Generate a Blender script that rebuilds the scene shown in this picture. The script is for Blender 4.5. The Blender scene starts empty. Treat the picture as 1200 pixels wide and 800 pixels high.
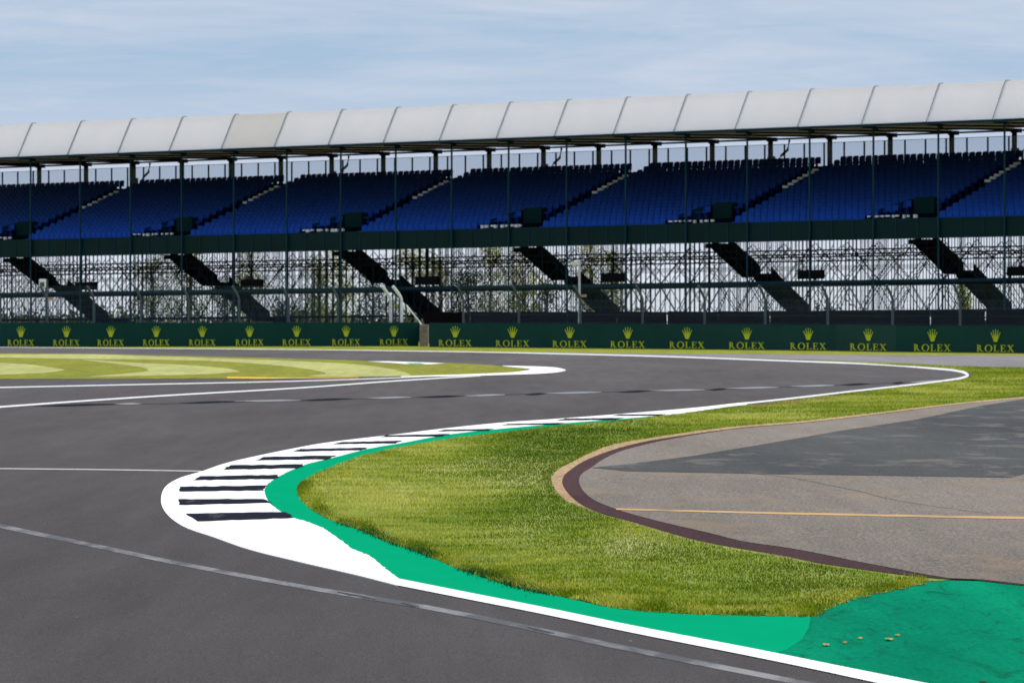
import bpy, bmesh, math, random
import numpy as np
from mathutils import Vector, Matrix
from mathutils.geometry import tessellate_polygon
random.seed(7); rng = np.random.default_rng(7)
C = bpy.context.scene.collection
SL = 35.0/6000.0          # the track plane climbs gently away from the camera
F = 6000.0; CAMZ = 2.6; HOR = 385.0
def px(x, y):             # a traced point of the photo, put on the track plane
    Y = CAMZ*F/((y-HOR)+SL*F)
    return ((x-600)/F*Y, Y)
def gz(X, Y): return SL*min(Y, 300.0)

# ------------------------------------------------------------------ helpers
def tag(o, label=None, cat=None, group=None, kind=None):
    if label: o['label'] = label
    if cat: o['category'] = cat
    if group: o['group'] = group
    if kind: o['kind'] = kind
    return o
def empty(name, loc=(0,0,0)):
    o = bpy.data.objects.new(name, None); C.objects.link(o); o.location = loc; o.empty_display_size = .3
    return o
class MB:
    def __init__(s, T=None): s.v=[]; s.f=[]; s.m=[]; s.T=T or (lambda a,b,c:(a,b,c))
    def add(s, vs, fs, m=0):
        n=len(s.v); s.v += [s.T(*p) for p in vs]; s.f += [tuple(i+n for i in f) for f in fs]; s.m += [m]*len(fs)
    def box(s, x0,x1,y0,y1,z0,z1,m=0):
        s.add([(x0,y0,z0),(x1,y0,z0),(x1,y1,z0),(x0,y1,z0),(x0,y0,z1),(x1,y0,z1),(x1,y1,z1),(x0,y1,z1)],
              [(0,3,2,1),(4,5,6,7),(0,1,5,4),(1,2,6,5),(2,3,7,6),(3,0,4,7)],m)
    def tube(s, pts, r, n=6, m=0, r1=None):
        P=[Vector(p) for p in pts]; rings=[]; vs=[]; fs=[]
        for i,p in enumerate(P):
            d=(P[min(i+1,len(P)-1)]-P[max(i-1,0)]).normalized()
            a=d.cross(Vector((0,0,1)) if abs(d.z)<.9 else Vector((1,0,0))).normalized(); b=d.cross(a)
            rr=r if r1 is None else r+(r1-r)*i/(len(P)-1)
            for k in range(n):
                t=2*math.pi*(k+.5)/n; q=p+a*(rr*math.cos(t))+b*(rr*math.sin(t)); vs.append(tuple(q))
        for i in range(len(P)-1):
            for k in range(n):
                fs.append((i*n+k,i*n+(k+1)%n,(i+1)*n+(k+1)%n,(i+1)*n+k))
        fs.append(tuple(range(n-1,-1,-1))); fs.append(tuple((len(P)-1)*n+k for k in range(n)))
        s.add(vs,fs,m)
    def build(s, name, mats, parent=None, smooth=False):
        me=bpy.data.meshes.new(name); me.from_pydata(s.v,[],s.f)
        if not isinstance(mats,(list,tuple)): mats=[mats]
        for m in mats: me.materials.append(m)
        if len(mats)>1: me.polygons.foreach_set('material_index', s.m)
        if smooth: me.polygons.foreach_set('use_smooth',[True]*len(s.f))
        me.update()
        o=bpy.data.objects.new(name,me); C.objects.link(o)
        if parent: o.parent=parent
        return o
def bevel(o, w=.02, seg=2):
    md=o.modifiers.new('bevel','BEVEL'); md.width=w; md.segments=seg; md.limit_method='ANGLE'; return o

# ------------------------------------------------------------------ materials
def new_mat(name):
    m=bpy.data.materials.new(name); m.use_nodes=True
    nt=m.node_tree; b=nt.nodes['Principled BSDF']; return m,nt,b
def N(nt,t,**k):
    n=nt.nodes.new(t)
    for a,v in k.items():
        if a in n.inputs: n.inputs[a].default_value=v
        else: setattr(n,a,v)
    return n
def L(nt,a,b): nt.links.new(a,b)
def pos(nt, scale=(1,1,1), rot=0):
    g=N(nt,'ShaderNodeNewGeometry'); mp=N(nt,'ShaderNodeMapping'); mp.inputs['Scale'].default_value=scale
    mp.inputs['Rotation'].default_value=(0,0,rot)
    L(nt,g.outputs['Position'],mp.inputs['Vector']); return mp.outputs[0]
def noise(nt, vec, scale, detail=4, rough=.55, dist=0):
    n=N(nt,'ShaderNodeTexNoise'); n.inputs['Scale'].default_value=scale; n.inputs['Detail'].default_value=detail
    n.inputs['Roughness'].default_value=rough; n.inputs['Distortion'].default_value=dist
    L(nt,vec,n.inputs['Vector']); return n.outputs['Fac']
def ramp(nt, fac, stops, interp='LINEAR'):
    r=N(nt,'ShaderNodeValToRGB'); r.color_ramp.interpolation=interp; e=r.color_ramp.elements
    while len(e)<len(stops): e.new(.5)
    for i,(p,c) in enumerate(stops):
        e[i].position=p; e[i].color=(c if len(c)==4 else (*c,1)) if hasattr(c,'__len__') else (c,c,c,1)
    L(nt,fac,r.inputs[0]); return r.outputs[0]
def mix(nt, fac, a, b, mode='MIX'):
    m=N(nt,'ShaderNodeMix',data_type='RGBA',blend_type=mode)
    for s,v in ((m.inputs[0],fac),(m.inputs[6],a),(m.inputs[7],b)):
        if hasattr(v,'links') or isinstance(v,bpy.types.NodeSocket): L(nt,v,s)
        elif isinstance(v,(int,float)): s.default_value=v
        else: s.default_value=(*v,1)
    return m.outputs[2]
def plain(name, col, rough=.6, metal=0, spec=.3, var=.15, vs=1.5):
    m,nt,b=new_mat(name)
    f=noise(nt,pos(nt),vs,5,.6)
    c=ramp(nt,f,[(.3,tuple(x*(1-var) for x in col)),(.7,tuple(min(1,x*(1+var)) for x in col))])
    L(nt,c,b.inputs['Base Color']); b.inputs['Roughness'].default_value=rough
    b.inputs['Metallic'].default_value=metal; b.inputs['Specular IOR Level'].default_value=spec
    return m
def asphalt(name, dark, light, speck=.6, speck_scale=70, streak=(.05,.9,1), rot=0, spec=.0, stain=None):
    m,nt,b=new_mat(name)
    big=noise(nt,pos(nt,(.22,.035,.1),rot),1,5,.6,.4)
    mid=noise(nt,pos(nt,(2.2,.16,1),rot),1,4,.6)
    c=ramp(nt,big,[(.3,dark),(.7,light)])
    sy_=N(nt,'ShaderNodeSeparateXYZ'); L(nt,pos(nt,(1/300,1/300,1)),sy_.inputs[0]); c=mix(nt,1,c,ramp(nt,sy_.outputs[1],[(.12,.86),(.30,1.0),(.7,1.30)]),'MULTIPLY')  # colour lightened with distance, standing in for sheen at grazing view
    c=mix(nt,.42,c,ramp(nt,mid,[(.3,.40),(.75,.62)]),'OVERLAY')
    sp=noise(nt,pos(nt,(1,.45,1)),speck_scale,3,.7)
    c=mix(nt,speck,c,ramp(nt,sp,[(.3,.2),(.52,.5),(.72,.95)]),'OVERLAY')
    vo=N(nt,'ShaderNodeTexVoronoi'); vo.inputs['Scale'].default_value=1.0; L(nt,pos(nt,(1.3,.7,1)),vo.inputs['Vector'])
    c=mix(nt,ramp(nt,vo.outputs['Distance'],[(.012,.8),(.020,0)]),c,(.36,.35,.33))
    if stain:
        s=noise(nt,pos(nt,(.8,.33,1),stain[1]),1,7,.68,.3)
        c=mix(nt,ramp(nt,s,[(.52,0),(.62,stain[2])]),c,stain[0])
    L(nt,c,b.inputs['Base Color']); b.inputs['Roughness'].default_value=.92; b.inputs['Specular IOR Level'].default_value=spec
    bp=N(nt,'ShaderNodeBump'); bp.inputs['Strength'].default_value=.25; bp.inputs['Distance'].default_value=.004
    L(nt,sp,bp.inputs['Height']); L(nt,bp.outputs[0],b.inputs['Normal'])
    return m
def paint(name, col, worn=(.1,.1,.11), amount=.0, scale=(1,.15,1), fine=.12, spec=.0):
    m,nt,b=new_mat(name)
    a=noise(nt,pos(nt,scale),1.2,6,.65,.3); c=mix(nt,ramp(nt,noise(nt,pos(nt,(1,.3,1)),3,5,.6),[(.3,0.0),(.7,fine)]),col,tuple(x*.75 for x in col))
    if amount>0: c=mix(nt,ramp(nt,a,[(1-amount-.12,0),(1-amount+.04,1)]),c,worn)
    L(nt,c,b.inputs['Base Color']); b.inputs['Roughness'].default_value=.75; b.inputs['Specular IOR Level'].default_value=spec
    sp=noise(nt,pos(nt,(1,.45,1)),50,2,.6); bp=N(nt,'ShaderNodeBump'); bp.inputs['Strength'].default_value=.2; bp.inputs['Distance'].default_value=.004
    L(nt,sp,bp.inputs['Height']); L(nt,bp.outputs[0],b.inputs['Normal'])
    return m

M={}
M['asphalt']=asphalt('track_asphalt',(.072,.067,.068),(.092,.087,.088))
M['runoff']=asphalt('runoff_asphalt',(.165,.145,.130),(.222,.196,.174),.75,30,stain=((.26,.19,.12),.2,.35))
M['patch']=asphalt('patch_asphalt',(.062,.066,.070),(.090,.093,.094),.5,35,stain=((.17,.16,.145),.1,.6))
M['bounce_dark']=asphalt('dark_bounce_sheet',(.02,.02,.022),(.035,.035,.037))
M['road']=asphalt('road_asphalt',(.14,.135,.14),(.18,.17,.17),.3)
M['white']=paint('white_paint',(.86,.86,.86),fine=.35)
M['linewhite']=paint('line_white',(.66,.66,.66),(.25,.25,.25),.22,(1,.1,1),.4)
M['white2']=paint('worn_white_paint',(.24,.24,.245),(.10,.10,.11),.48,(1.3,.25,1),.3)
M['thinwhite']=paint('thin_white_paint',(.55,.54,.52),(.2,.2,.2),.25)
M['silver']=paint('seam_silver',(.24,.25,.27),(.1,.1,.11),.3)
M['seamdark']=plain('seam_dark',(.018,.021,.030),.9,spec=0)
M['rubber']=plain('rubber',(.06,.062,.07),.9,spec=0)
M['green']=paint('green_paint',(.002,.285,.135),fine=.25)
M['black']=paint('black_paint',(.018,.020,.030),(.08,.08,.09),.28,(2,.4,1))
M['yellow']=paint('yellow_paint',(.75,.48,.06),fine=.3)
M['orange']=paint('orange_paint',(.50,.32,.16),(.26,.2,.15),.36,(1,1,1),.4)
M['sand']=asphalt('sandy_edge',(.30,.205,.115),(.42,.30,.18),.8,14)
M['maroon']=asphalt('maroon_strip',(.058,.036,.040),(.088,.055,.058),.5,25)
M['soil']=plain('soil',(.13,.06,.035),.95,var=.4,vs=3)
# worn green paint over rough tarmac with flecks
m,nt,b=new_mat('worn_green_paint')
c=ramp(nt,noise(nt,pos(nt,(1,.12,1)),.8,6,.65),[(.3,(.003,.13,.075)),(.7,(.004,.235,.120))])
c=mix(nt,ramp(nt,noise(nt,pos(nt,(2.6,.42,1)),1.9,9,.8,.8),[(.53,0),(.60,.8)]),c,(.005,.10,.055))
v=N(nt,'ShaderNodeTexVoronoi'); v.inputs['Scale'].default_value=1.6; L(nt,pos(nt,(1.6,.35,1)),v.inputs['Vector'])
c=mix(nt,ramp(nt,v.outputs['Distance'],[(.05,1),(.09,0)]),c,(.02,.04,.02))
sp=noise(nt,pos(nt,(1,.45,1)),28,3,.7); c=mix(nt,.4,c,ramp(nt,sp,[(.3,.25),(.7,.75)]),'OVERLAY')
L(nt,c,b.inputs['Base Color']); b.inputs['Roughness'].default_value=.75; b.inputs['Specular IOR Level'].default_value=.0
bp=N(nt,'ShaderNodeBump'); bp.inputs['Strength'].default_value=.5; bp.inputs['Distance'].default_value=.008
L(nt,sp,bp.inputs['Height']); L(nt,bp.outputs[0],b.inputs['Normal'])
M['wgreen']=m
# grass: soil level
def grass_col(nt, pale=.0):
    big=noise(nt,pos(nt,(.45,.09,1),.12),1,5,.62,.3)
    c=ramp(nt,big,[(.30,(.085,.150,.006)),(.46,(.16,.225,.014)),(.60,(.27,.31,.06)),(.78,(.42,.41,.17))])
    return c
def grass_mat(name, tint=(1,1,1), blade=False, pre=None):
    m,nt,b=new_mat(name)
    c=grass_col(nt) if pre is None else ramp(nt,noise(nt,pos(nt,(.5,.05,1)),1,5,.6),[(.3,tuple(x*.85 for x in pre)),(.7,tuple(x*1.15 for x in pre))])
    mid=noise(nt,pos(nt,(3,1.1,3)) if blade or pre is None else pos(nt,(2.2,.30,2)),1.6,6,.75)
    c=mix(nt,.55 if blade or pre is None else .95,c,ramp(nt,mid,[(.3,.33),(.7,.66)]),'OVERLAY')
    if blade:
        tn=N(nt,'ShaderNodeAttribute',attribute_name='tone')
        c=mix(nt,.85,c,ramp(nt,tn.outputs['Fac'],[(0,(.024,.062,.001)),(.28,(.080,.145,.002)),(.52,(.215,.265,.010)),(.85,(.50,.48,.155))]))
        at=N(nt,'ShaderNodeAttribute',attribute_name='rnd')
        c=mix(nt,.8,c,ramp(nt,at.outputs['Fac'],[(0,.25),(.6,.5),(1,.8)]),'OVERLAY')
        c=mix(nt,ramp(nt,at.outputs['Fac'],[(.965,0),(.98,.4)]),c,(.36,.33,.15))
    c=mix(nt,1,c,tint,'MULTIPLY')
    L(nt,c,b.inputs['Base Color']); b.inputs['Roughness'].default_value=.7; b.inputs['Specular IOR Level'].default_value=.05
    if blade:
        tr=N(nt,'ShaderNodeBsdfTranslucent'); L(nt,mix(nt,1,c,(1.25,1.2,.5),'MULTIPLY'),tr.inputs[0])
        ms=N(nt,'ShaderNodeMixShader'); ms.inputs[0].default_value=.45
        L(nt,b.outputs[0],ms.inputs[1]); L(nt,tr.outputs[0],ms.inputs[2]); L(nt,ms.outputs[0],nt.nodes['Material Output'].inputs[0])
    else:
        bp=N(nt,'ShaderNodeBump'); bp.inputs['Strength'].default_value=.8; bp.inputs['Distance'].default_value=.05
        L(nt,noise(nt,pos(nt,(1,.5,1)),14,4,.7),bp.inputs['Height']); L(nt,bp.outputs[0],b.inputs['Normal'])
    return m
M['grass']=grass_mat('grass_turf',(.9,.9,.9))
M['blade']=grass_mat('grass_blade',blade=True)
M['gtuft']=plain('painted_tuft',(.004,.10,.035),.8,spec=0,var=.4,vs=6)
M['grass_far']=grass_mat('far_grass',pre=(.20,.215,.006))
M['grass_dark']=grass_mat('mown_grass_dark',pre=(.195,.205,.012))
M['grass_pale']=grass_mat('mown_grass_pale',pre=(.37,.37,.125))

# ------------------------------------------------------------------ ground sheets
def cr(pts, n=6):          # smooth a traced line
    if len(pts)<3: return list(pts)
    P=[pts[0]]+list(pts)+[pts[-1]]; out=[]
    for i in range(1,len(P)-2):
        p0,p1,p2,p3=[np.array(p,float) for p in P[i-1:i+3]]
        t01=max(np.linalg.norm(p1-p0),1e-4)**.5; t12=max(np.linalg.norm(p2-p1),1e-4)**.5; t23=max(np.linalg.norm(p3-p2),1e-4)**.5
        m1=(p2-p1) if i==1 else (p2-p1+t12*((p1-p0)/t01-(p2-p0)/(t01+t12)))
        m2=(p2-p1) if i==len(P)-3 else (p2-p1+t12*((p3-p2)/t23-(p3-p1)/(t12+t23)))
        for k in range(n):
            t=k/n; a=2*(p1-p2)+m1+m2; bb=-3*(p1-p2)-2*m1-m2
            out.append(tuple(a*t**3+bb*t**2+m1*t+p1))
    out.append(tuple(pts[-1])); return out
def ragged(pts,a,b_=None):
    ph=random.uniform(0,9); out=[]
    for i,(x,y) in enumerate(pts):
        k=max(.15,(y-470)/200); out.append((x+(a*math.sin(i*1.7+ph)*.6+random.gauss(0,a*.6))*k, y+random.gauss(0,a*.3)*k))
    return out
def sheet(name, poly, mat, lift, parent=None, world=False, jitter=0):
    W=[p if world else px(*p) for p in poly]
    if jitter: W=[(x+random.uniform(-1,1)*jitter,y+random.uniform(-1,1)*jitter*4) for x,y in W]
    vs=[(x,y,SL*y+lift) for x,y in W]
    tris=tessellate_polygon([[Vector((x,y,0)) for x,y in W]])
    mb=MB(); fs=[]
    for t in tris:
        a,b_,c_=[Vector((*W[i],0)) for i in t]
        fs.append(tuple(t) if (b_-a).cross(c_-a).z>0 else tuple(reversed(t)))
    mb.add(vs,fs); o=mb.build(name,mat,parent)
    return o
def line_px(name, pts, th, mat, lift, parent=None, n=6):
    P=cr(pts,n); m_=len(P)-1
    if not hasattr(th,'__len__'): th=(th,th)
    T=[np.interp(i/m_,np.linspace(0,1,len(th)),th) for i in range(len(P))]
    up=[];dn=[]
    for i,p in enumerate(P):
        d=np.array(P[min(i+1,m_)])-np.array(P[max(i-1,0)]); d/=np.linalg.norm(d)+1e-9
        nn=np.array([-d[1],d[0]]); nn*= T[i]/2
        up.append(tuple(np.array(p)+nn)); dn.append(tuple(np.array(p)-nn))
    mb=MB(); vs=[]
    for a,b_ in zip(up,dn):
        for q in (a,b_):
            X,Y=px(*q); vs.append((X,Y,SL*Y+lift))
    fs=[(2*i,2*i+1,2*i+3,2*i+2) for i in range(m_)]
    # keep faces upward
    a,b_,c_=Vector(vs[0]),Vector(vs[1]),Vector(vs[3])
    if (b_-a).cross(c_-a).z<0: fs=[tuple(reversed(f)) for f in fs]
    mb.add(vs,fs); return mb.build(name,mat,parent)
def struct(o): o['kind']='structure'; return o

# ground to the horizon
mb=MB(); ys=[-60,0,40,100,200,300,400,600,1200,3000,9000]; xs=[-6000,-1500,-400,-100,0,100,400,1500,6000]
vs=[(x,y,gz(x,y)) for y in ys for x in xs]; nx=len(xs)
mb.add(vs,[(j*nx+i,j*nx+i+1,(j+1)*nx+i+1,(j+1)*nx+i) for j in range(len(ys)-1) for i in range(nx-1)])
struct(mb.build('ground',M['grass_far']))

# tarmac of the circuit: everything from behind the camera to the strip before the barrier
far=[(-300,405.8),(0,406.6),(110,407.6),(200,408.2),(300,409),(400,410),(500,411.3),(580,412.4),(640,413.2),(700,413.6),(780,414.1),(900,414.9),(1000,415.6),(1200,416.6),(1500,418)]
farW=[px(*p) for p in cr(far,4)]
track=[(-42,22),(-42,120)]+[farW[0]]+farW[1:]+[(60,120),(22,60),(16,22)]
struct(sheet('track',track,M['asphalt'],.004,world=True))
road_up=cr([(640,413.4),(700,413.9),(780,414.3),(900,415.1),(1000,415.8),(1200,416.8),(1320,417.6)],4)
road_dn=cr([(1320,433),(1200,430.5),(1110,428.8),(1080,427.2),(1025,424.3),(960,422.0),(900,420.6),(780,417.2),(700,415.2),(640,413.9)],4)
struct(sheet('service_road',road_up+road_dn,M['road'],.008))

# white line of the outer edge
edge_c=[(-60,406.4),(0,406.8),(110,407.9),(200,408.5),(300,409.3),(400,410.3),(500,411.7),(580,413.0),(640,414.3),(780,417.9),(900,422.2),(1000,425.9),(1050,428.3),(1090,431.2),(1120,434.2),(1131,437.2),(1134,440),(1127,443.0),(1110,445.8),(1080,449.7),(1000,458.6),(930,466.8),(870,473.2)]
struct(line_px('edge_line',edge_c,(.4,.45,.6,.9,1.4,1.6,2.9,2.9,2.2,1.9,2.1),M['linewhite'],.012,n=8))

# green paint and kerb of the near corner
inner=[(466,678),(450,666),(434.5,653),(413.5,644),(392.5,629),(374,617.5),(352,610),(342,607),(330,601),(315,589),(310,576),(312.5,569),(329,557.5),(357.5,545),(385,538),(432.5,526),(470,519.5),(525,509.5),(575,503.8),(660,496.2),(720,491.7),(787,486)]
gedge=[(787,486),(760,489.5),(720,494),(645,500.5),(545,512.5),(500,519),(457,527),(420,536),(400,543.5),(367,557.5),(352,568),(349,575),(351,583),(362,595),(379,606),(400,614.5),(419,620.5),(450,634),(476.5,643),(508,655),(539.5,668),(576,680),(605,689),(640,696),(670,702.5),(720,713),(770,718),(820,720.5),(920,722.5),(950,723)]
kerb_out=[(466,687),(419,675),(350,659),(290,644),(250,630),(215,617.5),(197.5,605),(190,594),(188.7,584),(193,572),(207.5,562),(237.5,552.5),(262,544),(300,535),(337.5,527.2),(380,519.5),(450,511),(470,508.7),(520,502.5),(595,495),(640,492),(720,486),(815,478),(865,472.5),(880,471.3)]
green_low=[(466,679),(553,695.5),(640,713),(770,739.5),(900,765.5),(1072,800),(1230,833)]
# fresh green band
poly=[(x-3,y+.0) for x,y in cr(inner,5)]+cr(gedge,5)[1:]+[(948,735),(940,750),(922,762),(905,767)]+[(770,740.5),(640,714),(553,696.5)]
struct(sheet('green_paint',poly,M['green'],.008))
# worn green apron on the right
poly=cr([(930,716),(962,708),(985,700),(1030,690),(1087,676),(1110,679),(1150,681),(1200,686.5),(1290,697)],4)+[(1290,846)]+[(1230,834),(1072,801),(905,767.2),(922,762),(940,750),(948,735),(940,722)]
struct(sheet('worn_green_paint',poly,M['wgreen'],.0065))
struct(line_px('edge_line',[(460,681.5),(553,700),(640,717.2),(740,738),(900,769.3),(1050,800.5),(1250,842)],(8,8,8.5,10,14),M['white'],.012))
kerb=empty('kerb',(*px(300,600),SL*px(300,600)[1])); struct(kerb)
def rel(o,parent):          # parent without moving
    o.parent=parent; o.matrix_parent_inverse=Matrix.Translation(parent.location).inverted(); return o
kp=cr(kerb_out,6)+[(874,474.6),(865,475.2),(795,485.2)]+list(reversed(ragged(cr(inner,10),1.0)))
kb=sheet('kerb_base',kp,M['white'],.0); 
# give the kerb a real thickness, gently raised
bm=bmesh.new(); bm.from_mesh(kb.data)
r_=bmesh.ops.extrude_face_region(bm,geom=bm.faces[:]); 
for v_ in r_['geom']:
    if isinstance(v_,bmesh.types.BMVert): v_.co.z+=.013
bm.to_mesh(kb.data); bm.free(); rel(kb,kerb)
stripes=[[(217.5,603),(334,601),(345,608),(231,612)],[(209,586),(310,585.6),(320,590),(211,593)],[(211,571.2),(311,569.8),(310,575.5),(209.5,577.2)],
[(235,559),(328,557.2),(321,562),(226,563.7)],[(270,546),(358,544.8),(349,549.5),(261,551.2)],[(309,536.2),(394,534.3),(383,539),(300,540.2)],
[(352.5,526.8),(432.5,525.2),(424,528.2),(342.5,530)],[(400,518.6),(474,517),(464,520.3),(390,521.2)],[(452,510.8),(527,509),(518,512),(444,512.8)],
[(520,504.2),(580,503),(573,505.2),(512,506.2)],[(595,497.2),(662,496),(655,498),(586,499)],[(662,491),(730,490.2),(722,492.5),(652,493.3)],[(726,486.2),(782,485.8),(775,487.6),(716,488)]]
for st in stripes:
    ring=[]
    for i in range(4):
        a=np.array(st[i]); b_=np.array(st[(i+1)%4]); k=14 if i in (0,2) else 4
        for q in range(k):
            w=a+(b_-a)*q/k+np.array([random.uniform(-3,3)*(1 if i==1 else .4) if i in (1,3) else 0,random.uniform(-.35,.35)*min(1,abs(st[0][1]-st[3][1])/5)]); ring.append(tuple(w))
    rel(sheet('black_stripe',ring,M['black'],.017),kerb)

# kerb of the inside corner, far left
infield_top=[(-80,413.6),(0,414),(117,415),(204,417),(300,419.2),(350,420.6),(390,421.8),(432,423.2),(522,425.2),(590,429.2),(607,431.5),(618,433.4)]
infield_bot=[(618,434),(600,436.6),(570,438),(540,439.3),(500,440.7),(480,441.3),(400,442.3),(330,443.4),(200,443.8),(0,444.2),(-80,444.4)]
struct(sheet('infield_grass',cr(infield_top,4)+cr(infield_bot,4),M['grass_dark'],.012))
ik=empty('kerb',(*px(640,434),SL*px(640,434)[1])); struct(ik)
rel(sheet('kerb_base',cr([(470,442.6),(540,441.2),(600,439.6),(640,438),(657,436.2),(663,434.4),(656,431.9),(639,430.3),(610,429.4),(588,429)],5)+cr([(592,429.9),(607,431.3),(622,433.3),(600,436.8),(570,438.2),(540,439.4),(470,441.6)],5),M['white'],.024),ik)
struct(sheet('far_kerb_paint',[(430,424.0),(455,423.8),(522,426.2),(505,427.2),(480,427.4),(460,425.6)],M['white'],.024))
struct(sheet('far_kerb_green',[(474,426.0),(492,425.9),(498,427.0),(480,427.2)],M['green'],.028))
struct(line_px('yellow_line',[(266,442.9),(300,443.3),(345,443.4),(420,442.9)],(1.6,1.6,.8,.5),M['yellow'],.02))
def mow(up,dn): struct(sheet('mown_stripe',cr(up,5)+cr(list(reversed(dn)),5),M['grass_pale'],.018))
mow([(-60,415),(0,415.6),(100,415.3),(160,417.3),(233,419.3),(300,421.6),(350,423.6),(420,427.5),(455,432),(478,438),(482,440.4)],
    [(-60,419),(0,419.2),(60,420.4),(110,421),(160,421.6),(215,422.6),(260,424),(300,426.6),(340,430.4),(372,435),(382,438),(360,441.2),(440,441.6),(482,440.6)])
mow([(92,421.2),(112,422.2),(150,425.0),(200,427.2),(245,430),(272,433),(281,435.8)],
    [(95,421.6),(112,424),(150,428.5),(170,432),(174,434.5),(150,438),(110,441),(105,441.8),(190,440.2),(250,438.5),(281,436.0)])
mow([(-60,424),(0,425.4),(30,427),(55,430),(76,433.6)],[(-60,441),(0,439.5),(40,438),(65,436),(76,433.8)])

# lines on the track
struct(line_px('white_line',[(-60,455.2),(0,454.1),(170,450.5),(350,446.6),(450,443.4),(520,440.9)],(1.3,1.2,1.0,.8),M['linewhite'],.009))
struct(line_px('white_line',[(-60,481.5),(0,477.2),(100,470),(200,463.5),(350,454.9),(447,447.8),(505,444),(563,440.6)],(2.1,1.8,1.5,1.4,1.2),M['linewhite'],.014))
struct(line_px('thin_line',[(-60,548.6),(0,549.2),(120,550.4),(236,552.2)],(.8,.9),M['thinwhite'],.007))
struct(line_px('worn_line',[(-60,602),(0,616.5),(100,637.5),(200,658.5),(350,687),(500,712),(600,732),(750,763.5),(920,797),(1010,815)],(5,4.6,4.6,5.2,6,6),M['white2'],.007))
for a,b_ in (((412,697),(440,703)),((395,694),(420,699)),((470,707),(492,712)),((618,736),(650,743))):
    struct(line_px('rubber_mark',[a,((a[0]+b_[0])/2,(a[1]+b_[1])/2+.3),b_],(.4,2.2,.4),M['rubber'],.010))
seam=[((40,476.2),(135,473.6),'d'),((135,473.4),(165,473.3),'s'),((212,472.6),(275,470.6),'d'),((275,470.2),(352,469.2),'s'),((352,469.4),(412,467.4),'d'),((430,466.6),(482,465.6),'s'),((488,465.6),(545,464.2),'d'),((545,464),(592,462.6),'s'),((615,462.6),(640,461.4),'d'),((640,461),(705,459.7),'s'),((724,459.6),(762,458.2),'d'),((762,457.8),(826,456.9),'s'),((830,457),(852,456),'d'),((850,455.2),(912,454),'s'),((926,452.8),(978,451.7),'s'),((985,451.2),(1020,450),'d'),((1045,449.3),(1060,448.5),'d'),((1066,447.8),(1112,446),'s')]
for a,b_,k in seam:
    struct(line_px('joint_seam',[a,((a[0]*2+b_[0])/3,(a[1]*2+b_[1])/3+.1),((a[0]+2*b_[0])/3,(a[1]+2*b_[1])/3-.1),b_],(.3,2.1,2.3,.3) if k=='d' else (.3,1.6,1.9,.5),M['seamdark' if k=='d' else 'silver'],.010))
struct(line_px('thin_seam',[(40,476.2),(212,472.8),(352,469.4),(500,465.4),(640,461.2),(830,456.8),(985,451.4),(1110,446.2)],(.35,.35),M['seamdark'],.007))

# big band of grass between circuit and run-off
sand_out=[(1118,680),(1107,679.3),(1075,675.5),(1050,672.8),(1000,665.8),(962,660.3),(900,648.5),(820,634),(770,620.5),(720,606),(682.5,594),(657.5,582.5),(648,570),(646,563),(652.5,552),(665,545),(690,532.5),(715,522.5),(752.5,515.5),(815,506),(865,500),(940,494),(1000,487.3),(1075,478.2),(1125,472.4),(1200,465.6),(1300,457)]
mar_out=[(1118,680.4),(1107,679.9),(1075,677),(1050,674),(1000,667),(962,661.5),(920,653),(820,635),(745,614),(700,601),(680,591.5),(665,578),(659,567),(661,558.5),(670,550.5),(685,541),(715,529),(752,519),(790,512.5),(865,502.2),(940,496),(1000,489.3),(1075,480),(1125,474),(1200,467),(1300,458)]
mar_in=[(1112,679.6),(1075,673.5),(1050,668.5),(1000,659),(962,651),(920,643.4),(870,636),(832,626.5),(770,612),(720,597.5),(692.5,585),(681,573),(678.5,565),(681,557.5),(692.5,549.5),(705,540.5),(727,530),(765,520),(795,514),(865,503.4),(940,497),(1000,490.2),(1075,480.8),(1125,474.6),(1200,467.5),(1300,458.4)]
grass_edge=[(870,476),(900,472.6),(1000,460.4),(1080,451.3),(1127,444.8),(1139,441),(1137,437.6),(1125,434.2),(1095,431.0),(1050,428.2),(1000,425.3),(960,423.4),(932,422.4)]
g_road=[(932,422.2),(960,422.8),(1025,424.8),(1080,427.6),(1110,429.2),(1200,430.9),(1300,432.8)]
gband=ragged(cr(list(reversed(gedge)),14),1.5)+[(800,485.2),(840,479.5)]+cr(grass_edge,5)+cr(g_road,4)[1:]+cr(list(reversed(sand_out)),5)+ragged(cr([(1095,682),(1075,686.5),(1045,693),(1020,697),(1005,701),(985,708),(962,716)],7),3.2)
struct(sheet('grass_verge',gband,M['grass'],.012))
struct(line_px('soil_edge',[(862,478),(900,474.5),(960,467.6),(1010,461.6)],(.5,3,2.6,.4),M['soil'],.016))
struct(sheet('runoff_area',[(x,y+(1.3 if y>585 and x<1090 else 0)) for x,y in cr(sand_out,5)]+[(1420,500),(1420,720),(1290,699),(1200,687.2),(1150,681.5)],M['sand'],.015))
mo=cr(mar_out,5)
struct(sheet('runoff_edging',mo+[(1420,502),(1420,718),(1290,698.5),(1200,687),(1150,681.3)],M['maroon'],.018))
struct(sheet('runoff_tarmac',cr(mar_in,5)+[(1420,504),(1420,716),(1290,698),(1200,686.8),(1150,681.1)],M['runoff'],.022))
struct(sheet('tarmac_patch',[(693,549.6),(740,545),(815,535.2),(890,522.6),(940,514),(975,507.5),(1075,492.5),(1150,476.4),(1200,468.4),(1330,462),(1330,552),(1200,557),(1184,561.4),(1060,559.4),(900,557),(735,553.8)],M['patch'],.026))
struct(line_px('orange_line',[(722,598.6),(800,600.6),(900,603.2),(1000,605.2),(1100,607.3),(1200,609),(1300,610.5)],(1.8,2.2,2.6,3),M['orange'],.026))
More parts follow.
